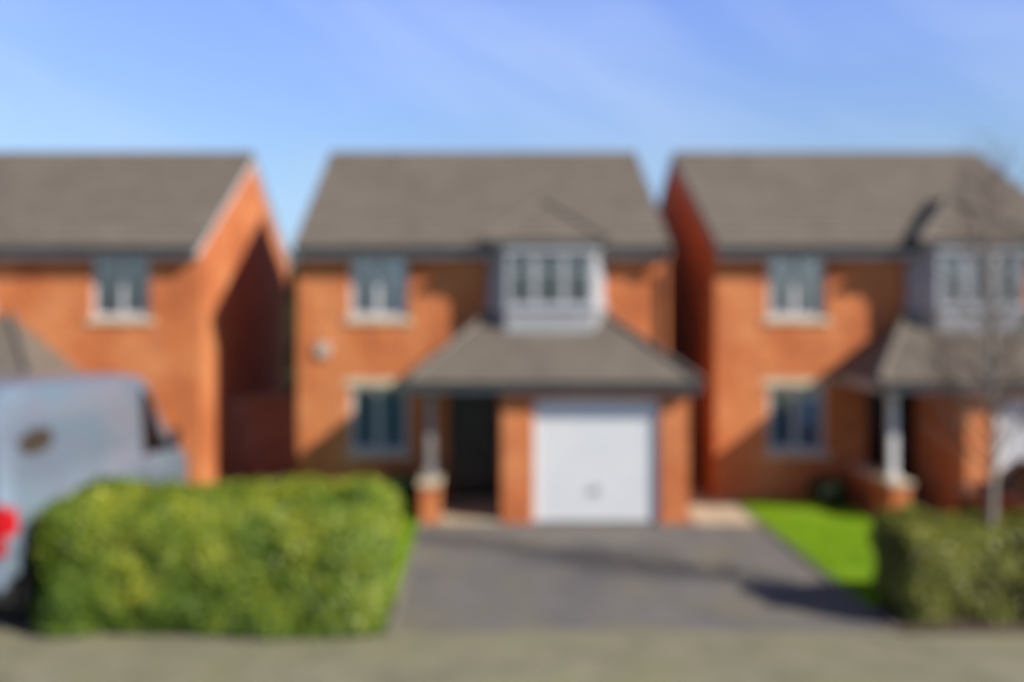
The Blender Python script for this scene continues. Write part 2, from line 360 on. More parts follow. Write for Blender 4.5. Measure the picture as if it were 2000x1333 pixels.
def mesh_np(name, V, k, nf, m, parent=None, var=None):
    org = Vector(((V[:,0].min()+V[:,0].max())/2, (V[:,1].min()+V[:,1].max())/2, V[:,2].min()))
    V = V - np.array(org)
    me = bpy.data.meshes.new(name); me.vertices.add(len(V)); me.vertices.foreach_set('co', V.astype(np.float32).ravel())
    me.loops.add(nf*k); me.loops.foreach_set('vertex_index', np.arange(nf*k, dtype=np.int32))
    me.polygons.add(nf); me.polygons.foreach_set('loop_start', np.arange(0, nf*k, k, dtype=np.int32))
    me.polygons.foreach_set('loop_total', np.full(nf, k, dtype=np.int32))
    me.materials.append(m); me.update(calc_edges=True)
    if var is None: var = np.random.rand(nf)
    at = me.attributes.new('leafvar', 'FLOAT', 'FACE'); at.data.foreach_set('value', var.astype(np.float32))
    o = bpy.data.objects.new(name, me); COL.objects.link(o)
    o.location = org - (WL[parent.name] if parent else Vector((0,0,0))); o.parent = parent; WL[o.name] = org
    return o
g1 = lawn(-5.09, -1.10, 13.6, 19.95, 60000); tag(g1, 'short bright grass between the big hedge and the middle house', 'grass')
g2 = lawn(4.69, 6.69, 13.0, 19.95, 42000); tag(g2, 'vivid green grass beside the drive in front of the right house', 'grass')

# ------------------------------------------------------------------ houses
def house(ox, s, label, name, porch_dx=0.0, bdx=0.0, wdx=0.0, brighten_panes=False, c1=(), bm='baygrey', pm='postshade', postdx=0.0):
    """walls local x -3.5..3.47, front at y=20; s=-1 mirrors."""
    XL, XR, YF, YB, ZE, ZR, YR = -3.5, 3.47, 20.0, 28.8, 4.92, 7.12, 24.4
    T = lambda p: (ox + s*p[0], p[1], p[2])
    rt = root(name, (ox, 20, 0), label, 'house', 'brick houses in the row')
    def B(): return MB(T)
    WO = [(-2.53, -1.42, 3.45, 4.66), (-2.53+wdx, -1.42+wdx, 0.93, 2.16)]      # windows
    openings = WO + [(-0.66, 0.28, 0.0, 2.12), (0.5+bdx, 1.96+bdx, 3.68, 4.6)]
    def wall_face(b, x0, x1, z0, z1, y, ops, th, back=True):
        xs = sorted({x0, x1} | {o[0] for o in ops} | {o[1] for o in ops}); zs = sorted({z0, z1} | {o[2] for o in ops} | {o[3] for o in ops})
        for i in range(len(xs)-1):
            for j in range(len(zs)-1):
                cx, cz = (xs[i]+xs[i+1])/2, (zs[j]+zs[j+1])/2
                if any(o[0] < cx < o[1] and o[2] < cz < o[3] for o in ops): continue
                b.quad((xs[i],y,zs[j]),(xs[i+1],y,zs[j]),(xs[i+1],y,zs[j+1]),(xs[i],y,zs[j+1]))
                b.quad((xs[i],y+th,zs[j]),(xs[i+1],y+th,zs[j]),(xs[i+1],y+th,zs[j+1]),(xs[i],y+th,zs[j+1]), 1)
        for (a, c, e, f) in ops:
            b.quad((a,y,e),(a,y+th,e),(a,y+th,f),(a,y,f)); b.quad((c,y,e),(c,y+th,e),(c,y+th,f),(c,y,f))
            b.quad((a,y,f),(c,y,f),(c,y+th,f),(a,y+th,f)); b.quad((a,y,e),(c,y,e),(c,y+th,e),(a,y+th,e))
    b = B()
    wall_face(b, XL, XR, 0, ZE, YF, openings, 0.28)
    for x in (XL, XR):
        b.add([(x,YF,0),(x,YB,0),(x,YB,ZE),(x,YR,ZR-.06),(x,YF,ZE)], [(0,1,2,3,4)])
        xi = x + (.28 if x < 0 else -.28)
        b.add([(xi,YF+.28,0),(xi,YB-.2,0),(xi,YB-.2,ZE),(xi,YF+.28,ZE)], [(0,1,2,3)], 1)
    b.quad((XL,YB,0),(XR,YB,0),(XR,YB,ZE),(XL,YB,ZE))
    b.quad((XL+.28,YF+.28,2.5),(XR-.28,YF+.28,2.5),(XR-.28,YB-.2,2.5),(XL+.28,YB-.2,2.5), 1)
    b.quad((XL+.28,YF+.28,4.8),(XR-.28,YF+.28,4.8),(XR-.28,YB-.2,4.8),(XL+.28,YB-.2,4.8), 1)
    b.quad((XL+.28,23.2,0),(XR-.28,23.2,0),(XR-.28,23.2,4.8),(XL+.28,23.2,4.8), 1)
    # garage block
    wall_face(b, 0.303, XR, 0, 2.36, 18.0, [(0.84, 2.98, 0.0, 2.1)], 0.22)
    b.quad((0.303,18,0),(0.303,20,0),(0.303,20,2.36),(0.303,18,2.36))
    b.quad((0.303+.2,18.22,0),(0.303+.2,20,0),(0.303+.2,20,2.36),(0.303+.2,18.22,2.36), 1)
    b.quad((XR,18,0),(XR,20,0),(XR,20,2.36),(XR,18,2.36)); b.quad((XR-.2,18.22,0),(XR-.2,20,0),(XR-.2,20,2.36),(XR-.2,18.22,2.36), 1)
    b.build('wall', [M['brick'], M['darkroom']], rt)
    # main roof (courses stepped)
    def slope(b, el, er, tl, tr, n, vh=None):
        el, er, tl, tr = map(Vector, (el, er, tl, tr))
        nrm = (er-el).cross(tl-el)
        if nrm.length < 1e-6: nrm = (er-el).cross(tr-el)
        nrm.normalize()
        if nrm.z < 0: nrm = -nrm
        ed = (er-el).normalized()
        for i in range(n):
            a0, a1 = i/n, (i+1)/n
            p0, p1 = el.lerp(tl, a0), er.lerp(tr, a0); q0, q1 = el.lerp(tl, a1), er.lerp(tr, a1)
            up = nrm*0.028; lo = nrm*0.006
            u = [(p - el).dot(ed) + i*0.15*0 for p in (p0, p1, q1, q0)]
            b.add([p0+up, p1+up, q1+lo, q0+lo], [(0,1,2,3)], 0, [[(u[0], i+.02), (u[1], i+.02), (u[2], i+.98), (u[3], i+.98)]])
            b.add([p0-nrm*.02, p1-nrm*.02, p1+up, p0+up], [(0,1,2,3)], 0, [[(u[0], i+.5), (u[1], i+.5), (u[1], i+.6), (u[0], i+.6)]])
    rx0, rx1 = XL-.03, XR+.01; ye = 19.66; ze = ZE - (YF-ye)*(ZR-ZE)/(YR-YF) + .02
    b = B()
    slope(b, (rx0,ye,ze), (rx1,ye,ze), (rx0,YR,ZR), (rx1,YR,ZR), 15)
    slope(b, (rx0,YB+.34,ze), (rx1,YB+.34,ze), (rx0,YR,ZR), (rx1,YR,ZR), 15)
    for x in (rx0, rx1):                       # verge undercloak thickness
        for (ya, za, yb, zb) in ((ye,ze,YR,ZR), (YB+.34,ze,YR,ZR)):
            b.quad((x,ya,za+.03),(x,yb,zb+.03),(x,yb,zb-.09),(x,ya,za-.09))
    roof = b.build('roof', M['tile'], rt)
    b = B(); n = 15
    for i in range(n):
        xa = rx0 + (rx1-rx0)*i/n + .004; xb = rx0 + (rx1-rx0)*(i+1)/n - .004
        pr = [(YR-.13, ZR-.045), (YR-.1, ZR+.03), (YR, ZR+.085), (YR+.1, ZR+.03), (YR+.13, ZR-.045)]
        b.add([(xa,y,z) for y, z in pr]+[(xb,y,z) for y, z in pr], [(k,k+1,k+6,k+5) for k in range(4)]+[(0,1,2,3,4),(5,6,7,8,9)])
    b.build('ridge', M['ridge'], roof)
    # bargeboards
    for x, sg in ((rx0, -1), (rx1, 1)):
        b = B()
        for (ya, za, yb, zb) in ((ye-.01,ze,YR,ZR), (YB+.33,ze,YR,ZR)):
            pts = []
            for xx in (x-.012*sg, x+.012*sg*-3.2): pts += [(xx,ya,za-.03),(xx,yb,zb-.03),(xx,yb,zb-.2),(xx,ya,za-.2)]
            b.add(pts, [(0,1,2,3),(4,5,6,7),(0,1,5,4),(2,3,7,6),(0,3,7,4),(1,2,6,5)])
        b.build('bargeboard', M['white'] if s < 0 else M['fascia'], rt)
    # fascia, soffit & gutters
    b = B(); b.box(rx0+.06, rx1-.06, ye+.03, ye+.055, ze-.21, ze-.03); b.box(rx0+.06, rx1-.06, ye+.055, YF-.002, ze-.21, ze-.19)
    b.build('fascia', M['fascia'], rt)
    def gutter(x0, x1, y, z):
        b = B(); pts = []
        for xx in (x0, x1):
            for k in range(9):
                a = math.pi + math.pi*k/8; pts.append((xx, y+.06*math.cos(a), z+.06*math.sin(a)+.06))
        b.add(pts, [(k,k+1,k+10,k+9) for k in range(8)]+[tuple(range(9)), tuple(range(9,18))])
        return b.build('gutter', M['gutter'], rt, smooth=False)
    gutter(rx0+.02, rx1-.02, ye-.03, ze-.09)
    b = B(); b.tube([(XR-.12,ye-.02,ze-.1),(XR-.12,ye-.02,ze-.2),(XR-.12,YF-.06,ze-.5),(XR-.12,YF-.06,2.62)], .034, 10)
    for z in (4.0, 3.0): b.box(XR-.165, XR-.075, YF-.06, YF-.002, z, z+.03)
    b.build('downpipe', M['gutter'], rt, smooth=True)
    # windows
    def window(x0, x1, z0, z1, y, curtains, top=True, lintel=True, mull=(0.5,)):
        yf = y + .09
        b = B(); fw = .07
        b.box(x0+.002, x0+fw, yf, yf+.06, z0, z1); b.box(x1-fw, x1-.002, yf, yf+.06, z0, z1)
        b.box(x0+fw, x1-fw, yf, yf+.06, z0, z0+fw); b.box(x0+fw, x1-fw, yf, yf+.06, z1-fw, z1-.002)
        ms = [x0 + (x1-x0)*m for m in mull]
        for xm in ms: b.box(xm-.026, xm+.026, yf, yf+.06, z0+fw, z1-fw)
        edges = [x0+fw] + [e for xm in ms for e in (xm-.026, xm+.026)] + [x1-fw]
        zt = z1 - fw - .36*(z1-z0)
        for i in range(0, len(edges), 2):
            a, c = edges[i], edges[i+1]      # only the opening light has a sash rim
            if i: continue
            for (p, q, r_, t_) in ((a,a+.024,z0+fw,z1-fw),(c-.024,c,z0+fw,z1-fw),(a+.024,c-.024,z0+fw,z0+fw+.024),(a+.024,c-.024,z1-fw-.024,z1-fw)):
                b.box(p, q, yf-.014, yf+.045, r_, t_)
        w = b.build('window', M['white'], rt, bevel=.004)
        for i in range(0, len(edges), 2):
            b = B(); b.box(edges[i]+.02, edges[i+1]-.02, yf+.018, yf+.026, z0+fw+.02, z1-fw-.02); b.build('pane', M['glass'], w)
        def fold(xa, xb, cm):
            b = B(); n = 16; pts = []; yc = yf+.2
            for k in range(n+1):
                xx = xa+(xb-xa)*k/n; yy = yc + .02*math.sin(k*1.9)
                pts += [(xx,yy,z0-.05),(xx,yy,z1+.05)]
            b.add(pts, [(2*k,2*k+2,2*k+3,2*k+1) for k in range(n)]); b.build('curtain', cm, w, smooth=True)  # builds cloth curtains and also the panels of painted sky reflection
        for (fa, fb, cm) in curtains: fold(x0+(x1-x0)*fa, x0+(x1-x0)*fb, cm)
        b = B(); b.box(x0-.08, x1+.08, y-.05, y+.09, z0-.115, z0-.002); b.build('sill', M['cream'], w, bevel=.008)
        if lintel:
            b = B(); b.box(x0-.1, x1+.1, y-.012, y+.09, z1+.002, z1+.15); b.build('lintel', M['cream'], rt, bevel=.005)
    window(*WO[0], 20, [(a_, c_, M[m_]) for a_, c_, m_ in c1], lintel=False)
    window(*WO[1], 20, [(0, .46, M['skyreflect']), (.5, 1.0, M['skyreflect'])])  # blue panels paint a sky reflection behind the lower panes
    # front door
    b = B(); x0, x1, z1 = -.66, .28, 2.12
    b.box(x0, x0+.06, 20.08, 20.16, 0.03, z1); b.box(x1-.06, x1, 20.08, 20.16, 0.03, z1); b.box(x0+.06, x1-.06, 20.08, 20.16, z1-.06, z1)
    b.box(x0+.061, x1-.061, 20.1, 20.145, .06, z1-.061)
    for (a, c) in ((x0+.15, -.22), (-.16, x1-.15)):
        for (e, f) in ((.22, .82), (.95, 1.3), (1.42, 1.92)): b.box(a, c, 20.088, 20.1, e, f)
    d = b.build('door', M['black'], rt, bevel=.006)
    b = B(); b.tube([(x1-.12,20.1,1.05),(x1-.12,20.04,1.05)], .022, 10); b.build('handle', M['metal'], d, smooth=True); b = B(); b.box(-.31, -.07, 20.078, 20.087, .86, .92); b.build('letterbox', M['trim'], d)
    b = B(); b.box(x0-.02, x1-.0, 19.9, 20.16, 0.0, .055); b.build('doorstep', M['cream'], rt)
    # porch floor
    b = B(); b.box(-.74, .30, 18.02, 19.9, -.02, .03); b.build('porch_floor', M['slab'], rt, bevel=.01)
    # garage door + frame
    b = B(); gx0, gx1 = .84, 2.98
    b.box(gx0, gx0+.055, 18.07, 18.15, 0, 2.1); b.box(gx1-.055, gx1, 18.07, 18.15, 0, 2.1); b.box(gx0+.055, gx1-.055, 18.07, 18.15, 2.04, 2.1)
    fr = b.build('garage_door_frame', M['white'], rt, bevel=.004)
    b = B(); b.box(gx0+.058, gx1-.058, 18.11, 18.14, .02, 2.037)
    n = 24; w = (gx1-gx0-.2)/n
    for k in range(n): b.box(gx0+.1+k*w+.014, gx0+.1+(k+1)*w-.014, 18.098, 18.11, .1, 1.97)
    for (a, c, e, f) in ((gx0+.058,gx0+.1,.02,2.037),(gx1-.1,gx1-.058,.02,2.037),(gx0+.1,gx1-.1,.02,.085),(gx0+.1,gx1-.1,1.985,2.037)): b.box(a, c, 18.095, 18.11, e, f)
    gd = b.build('garage_door', M['garage'], rt, bevel=.004)
    b = B(); b.box(1.85, 1.97, 18.06, 18.097, .5, .62); b.box(1.80, 2.02, 18.05, 18.07, .54, .565); b.build('handle', M['baygrey'], gd, bevel=.004)
    # lean-to roof
    px = porch_dx; pq = postdx; lx0, lx1, ly, lz, pt = -1.27-px, 3.62, 17.72, 2.40, .47
    run = 20-ly; zt = lz+run*pt; rx_ = run*pt/.80
    b = B()
    slope(b, (lx0,ly,lz), (lx1,ly,lz), (lx0+rx_,20,zt), (lx1-rx_,20,zt), 8)
    slope(b, (lx0,20,lz), (lx0,ly,lz), (lx0+rx_,20,zt), (lx0+rx_-.001,20,zt), 8)
    slope(b, (lx1,ly,lz), (lx1,20,lz), (lx1-rx_+.001,20,zt), (lx1-rx_,20,zt), 8)
    lr = b.build('porch_roof', M['tile'], rt)
    for (xa, sg) in ((lx0, 1), (lx1, -1)):
        b = B(); A0 = Vector((xa, ly, lz+.03)); A1 = Vector((xa+sg*rx_, 20, zt+.03)); n = 8
        for k in range(n): b.tube([A0.lerp(A1, k/n), A0.lerp(A1, (k+1.02)/n)+Vector((0,0,.012))], .065, 8)
        b.build('hip_ridge', M['ridge'], lr)
    b = B(); b.box(lx0+.03, lx1-.03, ly+.03, ly+.055, lz-.17, lz-.01); b.box(lx0+.03, lx0+.055, ly+.055, 19.998, lz-.17, lz-.01)
    b.box(lx1-.055, lx1-.03, ly+.055, 17.998, lz-.17, lz-.01); b.box(lx1-.055, lx1-.03, 17.998, 19.998, lz-.12, lz-.01)
    b.box(lx0+.055, lx1-.055, ly+.055, 17.998, lz-.17, lz-.15); b.box(lx0+.055, .301, 17.998, 19.998, lz-.17, lz-.15)
    b.build('fascia', M['fascia'], rt)
    gutter(lx0-.01, lx1+.01, ly-.04, lz-.09)
    # porch post & dwarf wall
    b = B(); b.box(-1.08+pq, -.76+pq, 18.0, 19.998, 0, .62); dw = b.build('dwarf_wall', M['brick'], rt)
    b = B(); b.box(-1.12+pq, -.72+pq, 17.96, 19.996, .622, .7); b.build('coping', M['cream'], dw, bevel=.01)
    b = B(); cx = -.92+pq
    b.box(cx-.07, cx+.07, 18.33, 18.47, .702, 2.225); b.box(cx-.1, cx+.1, 18.3, 18.5, .702, .78); b.box(cx-.1, cx+.1, 18.3, 18.5, 2.12, 2.224)
    b.build('porch_post', M[pm], rt, bevel=.008)
    # bay window (canted)
    wx0, wx1, fx0, fx1, fy = .08+bdx, 2.27+bdx, .40+bdx, 1.99+bdx, 19.38
    pl = [(wx0, 19.999), (fx0, fy), (fx1, fy), (wx1, 19.999)]
    def ext(z0, z1, off=0.0, cap=True, mi=0, b=None):
        b = b or B(); o_ = [(pl[0][0]-off*1.2, 19.998), (fx0-off*.6, fy-off), (fx1+off*.6, fy-off), (pl[3][0]+off*1.2, 19.998)]
        b.add([(x,y,z0) for x, y in o_]+[(x,y,z1) for x, y in o_], [(0,1,5,4),(1,2,6,5),(2,3,7,6),(0,3,7,4),(0,1,2,3),(4,5,6,7)], mi)
        return b
    b = ext(2.95, 3.60); bay = b.build('bay_window', M['lead'], rt)
    b = ext(3.602, 3.67, .05); b.build('sill', M['baygrey'], bay, bevel=.01)
    b = B(); zb, zt2 = 3.672, 4.62
    segs = [(pl[0], pl[1], 1), (pl[1], pl[2], 3), (pl[2], pl[3], 1)]
    panes = []
    for (A, C, n) in segs:
        A = Vector((*A, 0)); C = Vector((*C, 0)); d = (C-A).normalized(); nr = Vector((d.y, -d.x, 0)); Ln = (C-A).length
        if nr.y > 0: nr = -nr
        def bar(t0, t1, z0, z1, o0=0.0, o1=-.06):
            p = [A+d*t0+nr*o0, A+d*t1+nr*o0, A+d*t1+nr*o1, A+d*t0+nr*o1]
            b.add([(q.x,q.y,z0) for q in p]+[(q.x,q.y,z1) for q in p], [(0,3,2,1),(4,5,6,7),(0,1,5,4),(1,2,6,5),(2,3,7,6),(3,0,4,7)])
        fw = .06
        bar(0, Ln, zb, zb+fw); bar(0, Ln, zt2-fw, zt2)
        if n == 1:
            bar(.06, Ln-.06, zb+fw, zt2-fw, -.012, -.05); bar(0, .06, zb+fw, zt2-fw); bar(Ln-.06, Ln, zb+fw, zt2-fw); continue
        for k in range(n+1):
            tt = Ln*k/n; h = .075 if k in (0, n) else .05
            bar(max(0, tt-h), min(Ln, tt+h), zb+fw, zt2-fw, .004)
        for k in range(n):
            t0 = Ln*k/n+(.075 if k == 0 else .05); t1 = Ln*(k+1)/n-(.075 if k == n-1 else .05)
            panes.append((A+d*t0-nr*.03, A+d*t1-nr*.03))
            if n == 3: bar(t0, t1, 4.28, 4.31, -.01, -.05)
    b.build('frame', M[bm], bay, bevel=.005)
    for (p, q) in panes:
        b = B(); b.quad((p.x,p.y,zb+.05),(q.x,q.y,zb+.05),(q.x,q.y,zt2-.05),(p.x,p.y,zt2-.05)); b.build('pane', M['glass'], bay)
    for (xa, xb) in (((.5+bdx, 1.96+bdx),) if brighten_panes else ((.5+bdx, .62+bdx), (1.84+bdx, 1.96+bdx))):  # optional full-width pale sheet, added to make the bay panes brighter
        b = B(); pts = []
        for k in range(37): xx = xa+(xb-xa)*k/36; pts += [(xx,19.52+.015*math.sin(k*2),3.7),(xx,19.52+.015*math.sin(k*2),4.6)]
        b.add(pts, [(2*k,2*k+2,2*k+3,2*k+1) for k in range(36)]); b.build('curtain', M['curtain'], bay, smooth=True)
    b = ext(4.622, 4.81, .06); b.build('fascia', M['fascia'], bay)
    # bay roof: hipped
    za = 4.85; ex0, ex1, ey = wx0-.08, wx1-.02, fy-.16; cxm = (ex0+ex1)/2; zr_ = za+.85
    ym = YF + (zr_-ZE)*(YR-YF)/(ZR-ZE); ap = (cxm, 20.6, zr_)
    b = B()
    slope(b, (ex0,ey,za), (ex1,ey,za), ap, (cxm+.001,ap[1],zr_), 6)
    slope(b, (ex0,20.0,za), (ex0,ey,za), (cxm,ym,zr_), ap, 6)
    slope(b, (ex1,ey,za), (ex1,20.0,za), ap, (cxm,ym,zr_), 6)
    b.build('roof', M['tile'], bay)
    for (A, C) in (((ex0,ey,za), ap), ((ex1,ey,za), ap), (ap, (cxm,ym,zr_))):
        A = Vector(A); C = Vector(C); b = B(); b.tube([A+Vector((0,0,.02)), C+Vector((0,0,.02))], .055, 6); b.build('hip_ridge', M['ridge'], bay)
    b = B(); b.box(ex0+.02, ex1-.02, ey+.02, 19.997, za-.035, za-.005); b.build('soffit', M['fascia'], bay)
    return rt, B
h2, B2 = house(0.0, 1, 'detached brick house in the centre with white garage door and alarm box', 'brick_house', c1=((.0,.3,'curtaindark'),(.36,.66,'curtain'),(.7,1.,'skyreflect')))
h3, B3 = house(7.85, 1, 'brick house on the right behind the bare tree and red car', 'brick_house', brighten_panes=True, pm='white', postdx=.13, c1=((.85,1.,'skyreflect'),))
h1, B1 = house(-8.8, -1, 'brick house on the left behind the silver van', 'brick_house', bdx=.35, wdx=.3, c1=((.9,1.,'curtaindark'),))
# alarm box
b = MB(); cx, cz = -3.02, 2.84; pr = [(-.11,-.13),(.11,-.13),(.14,-.05),(.14,.09),(.08,.14),(-.08,.14),(-.14,.09),(-.14,-.05)]
b.add([(cx+x,19.999,cz+z) for x, z in pr]+[(cx+x*.9,19.92,cz+z*.9) for x, z in pr], [(k,(k+1)%8,8+(k+1)%8,8+k) for k in range(8)]+[tuple(range(8,16))])
b.build('alarm_box', M['boxgrey'], h2, bevel=.01)

# garden wall & gates in the gaps
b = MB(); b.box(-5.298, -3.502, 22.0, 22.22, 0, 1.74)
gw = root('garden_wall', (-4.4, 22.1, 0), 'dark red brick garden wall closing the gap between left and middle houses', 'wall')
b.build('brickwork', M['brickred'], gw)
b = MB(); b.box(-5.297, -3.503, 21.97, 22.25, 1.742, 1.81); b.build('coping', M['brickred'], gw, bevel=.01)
gt = root('side_gate', (3.9, 21.6, 0), 'dark timber side gate between the middle and right houses', 'gate')
b = MB()
b.box(3.53, 4.33, 21.612, 21.628, .05, 1.75)
for k in range(7): b.box(3.53+k*.115, 3.53+k*.115+.105, 21.6, 21.613, .05, 1.75)
b.build('board', M['timber'], gt)
for z in (.3, 1.4): b = MB(); b.box(3.52, 4.33, 21.63, 21.66, z, z+.1); b.build('rail', M['timber'], gt)

# ------------------------------------------------------------------ foliage
def hedge(name, x0, x1, y0, y1, h, n, leafm, corem, label, lsize, rr=.32, amp=.1, seed=1, bare=0.0, cat='hedge', twigs=0, tprint=0):
    rt = root(name, ((x0+x1)/2, (y0+y1)/2, 0), label, cat)
    rng = np.random.default_rng(seed)
    lx, ly = x1-x0, y1-y0
    def surf(p, extra=0.0):
        q = Vector((min(max(p.x, x0+rr), x1-rr), min(max(p.y, y0+rr), y1-rr), min(p.z, h-rr)))
        d = p - q
        if d.length < 1e-6: d = Vector((0,0,1))
        d.normalize()
        s_ = q + d*rr
        k = 1.0 if p.z > .12 else .4
        a = noise.noise(s_*1.15+Vector((seed*3.1,0,0)))*amp*1.6 + noise.noise(s_*3.3)*amp*.8 - max(0, .35-s_.z)*.35 + extra
        return s_ + d*a, d
    # core
    b = MB(); G = 26; vs = []; fs = []
    def patch(fn, nu, nv):
        base = len(vs)
        for j in range(nv+1):
            for i in range(nu+1):
                s_, d = surf(fn(i/nu, j/nv), -.13); vs.append(tuple(s_))
        for j in range(nv):
            for i in range(nu): k = base+j*(nu+1)+i; fs.append((k,k+1,k+nu+2,k+nu+1))
    nu = max(6, int(lx*6)); nv = max(5, int(h*6)); nw = max(5, int(ly*6))
    patch(lambda u, v: Vector((x0+lx*u, y0, h*v)), nu, nv); patch(lambda u, v: Vector((x0+lx*u, y1, h*v)), nu, nv)
    patch(lambda u, v: Vector((x0, y0+ly*u, h*v)), nw, nv); patch(lambda u, v: Vector((x1, y0+ly*u, h*v)), nw, nv)
    patch(lambda u, v: Vector((x0+lx*u, y0+ly*v, h)), nu, nw)
    b.add(vs, fs); b.build('branches', corem, rt, smooth=True)
    areas = np.array([lx*h, lx*h*.5, ly*h, ly*h, lx*ly]); areas /= areas.sum()
    V = []; var = []
    face = rng.choice(5, n, p=areas); U = rng.random((n, 2)); rs = rng.random((n, 8))
    for i in range(n):
        u, v = U[i]; f = face[i]
        p = (Vector((x0+lx*u,y0,h*v)), Vector((x0+lx*u,y1,h*v)), Vector((x0,y0+ly*u,h*v)), Vector((x1,y0+ly*u,h*v)), Vector((x0+lx*u,y0+ly*v,h)))[f]
        dep = -rs[i,0]**1.5*.16 + (.05*rs[i,1] if rs[i,2] > .85 else 0)
        s_, d = surf(p, dep)
        if bare:
            if noise.noise(s_*1.9+Vector((9,2,4))) + (rs[i,6]-.5)*.35 > .42-bare: continue
        if s_.z < .03: continue
        nrm = (d + Vector((rs[i,3]-.5, rs[i,4]-.5, rs[i,5]-.35))*1.7).normalized()
        t = nrm.cross(Vector((rs[i,6]-.5, rs[i,7]-.5, rs[i,1]-.5))).normalized(); w = nrm.cross(t)
        L_ = lsize*(.65+.7*rs[i,2]); wd = L_*.34
        V += [s_-t*L_*.5, s_+w*wd-t*L_*.05+nrm*L_*.06, s_+t*L_*.5, s_-w*wd-t*L_*.05+nrm*L_*.06]
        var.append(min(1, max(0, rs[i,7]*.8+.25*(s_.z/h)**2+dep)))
    V = np.array([tuple(a) for a in V])
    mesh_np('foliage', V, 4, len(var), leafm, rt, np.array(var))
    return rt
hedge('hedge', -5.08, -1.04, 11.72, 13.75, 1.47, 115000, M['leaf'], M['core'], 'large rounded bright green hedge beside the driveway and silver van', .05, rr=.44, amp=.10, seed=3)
hedge('hedge', 4.86, 9.6, 12.2, 13.3, 1.13, 52000, M['leafbrown'], M['corebrown'], 'low straggly olive brown hedge under the bare tree on the right', .055, rr=.17, amp=.1, seed=8, bare=.12)
hedge('shrub', -1.72, -1.16, 18.6, 19.4, .62, 3500, M['leafdark'], M['core'], 'small dark green shrub beside the porch of the middle house', .05, rr=.2, amp=.08, seed=5, cat='shrub')
hedge('shrub', 5.95, 6.6, 19.1, 19.75, .5, 3500, M['leafdark'], M['core'], 'low dark shrub against the wall of the right house', .05, rr=.2, amp=.08, seed=6, cat='shrub')
# soil strips under hedges
b = MB(); b.box(-5.2, -1.1, 11.955, 13.7, -.05, .012); b.box(4.68, 9.8, 11.99, 13.2, -.05, .014); struct(b.build('soil', M['soil']))

ev = hedge('evergreen_tree', -7.4, -4.9, 33.0, 35.5, 5.0, 9000, M['leafdark'], M['core'], 'dark evergreen tree glimpsed in the gap behind the left house', .16, rr=1.1, amp=.3, seed=9, cat='tree')
b = MB(); b.tube([(-6.15,34.2,0),(-6.1,34.25,2),(-6.15,34.2,4)], [.16,.13,.08], 10); b.build('trunk', M['twig'], ev, smooth=True)

# ------------------------------------------------------------------ bare tree
def tree(loc, H):
    rt = root('bare_tree', loc, 'slender leafless tree with pale trunk rising from the right hedge', 'tree')
    rng = random.Random(11); O = Vector(loc)
    tb = MB(); br = MB(); pts = []; rr = []
    for k in range(13):
        t = k/12; pts.append(O+Vector((.06*math.sin(t*5)+.05*t, .05*math.sin(t*4+1), H*.93*t))); rr.append(.05*(1-t)**.8+.006)
    tb.tube(pts, rr, 10)
    def grow(p, d, ln, r, lev):
        n = 4; P = [p]; q = p; dd = d
        for k in range(n):
            dd = (dd+Vector((rng.gauss(0,.10), rng.gauss(0,.10), rng.gauss(.06,.07)))).normalized(); q = q+dd*ln/n; P.append(q)
        br.tube(P, [r*(1-.17*k) for k in range(n+1)], 5 if lev < 2 else 3, cap=False)
        if lev >= 3: return
        for k in range(rng.randint(6, 8) if lev < 2 else 5):
            i = rng.randint(1, n); sd = Vector((rng.gauss(0,1), rng.gauss(0,1), rng.gauss(.2,.5))).normalized()
            grow(P[i], (dd+sd*.85).normalized(), ln*rng.uniform(.42,.66), r*.5, lev+1)
    for k in range(46):
        t = .28+.68*k/46+rng.uniform(-.01,.01); i = t*12; a = int(i); p = pts[a].lerp(pts[min(a+1,12)], i-a)
        an = k*2.4+rng.uniform(-.3,.3); up = .55+.8*t
        grow(p, Vector((math.cos(an), math.sin(an), up)).normalized(), (1.15-.75*t)*rng.uniform(.8,1.2)*1.15, .02*(1.1-t)+.003, 1)
    tb.build('trunk', M['bark'], rt, smooth=True); br.build('crown', M['twig'], rt)
tree((6.09, 12.85, 0), 5.9)

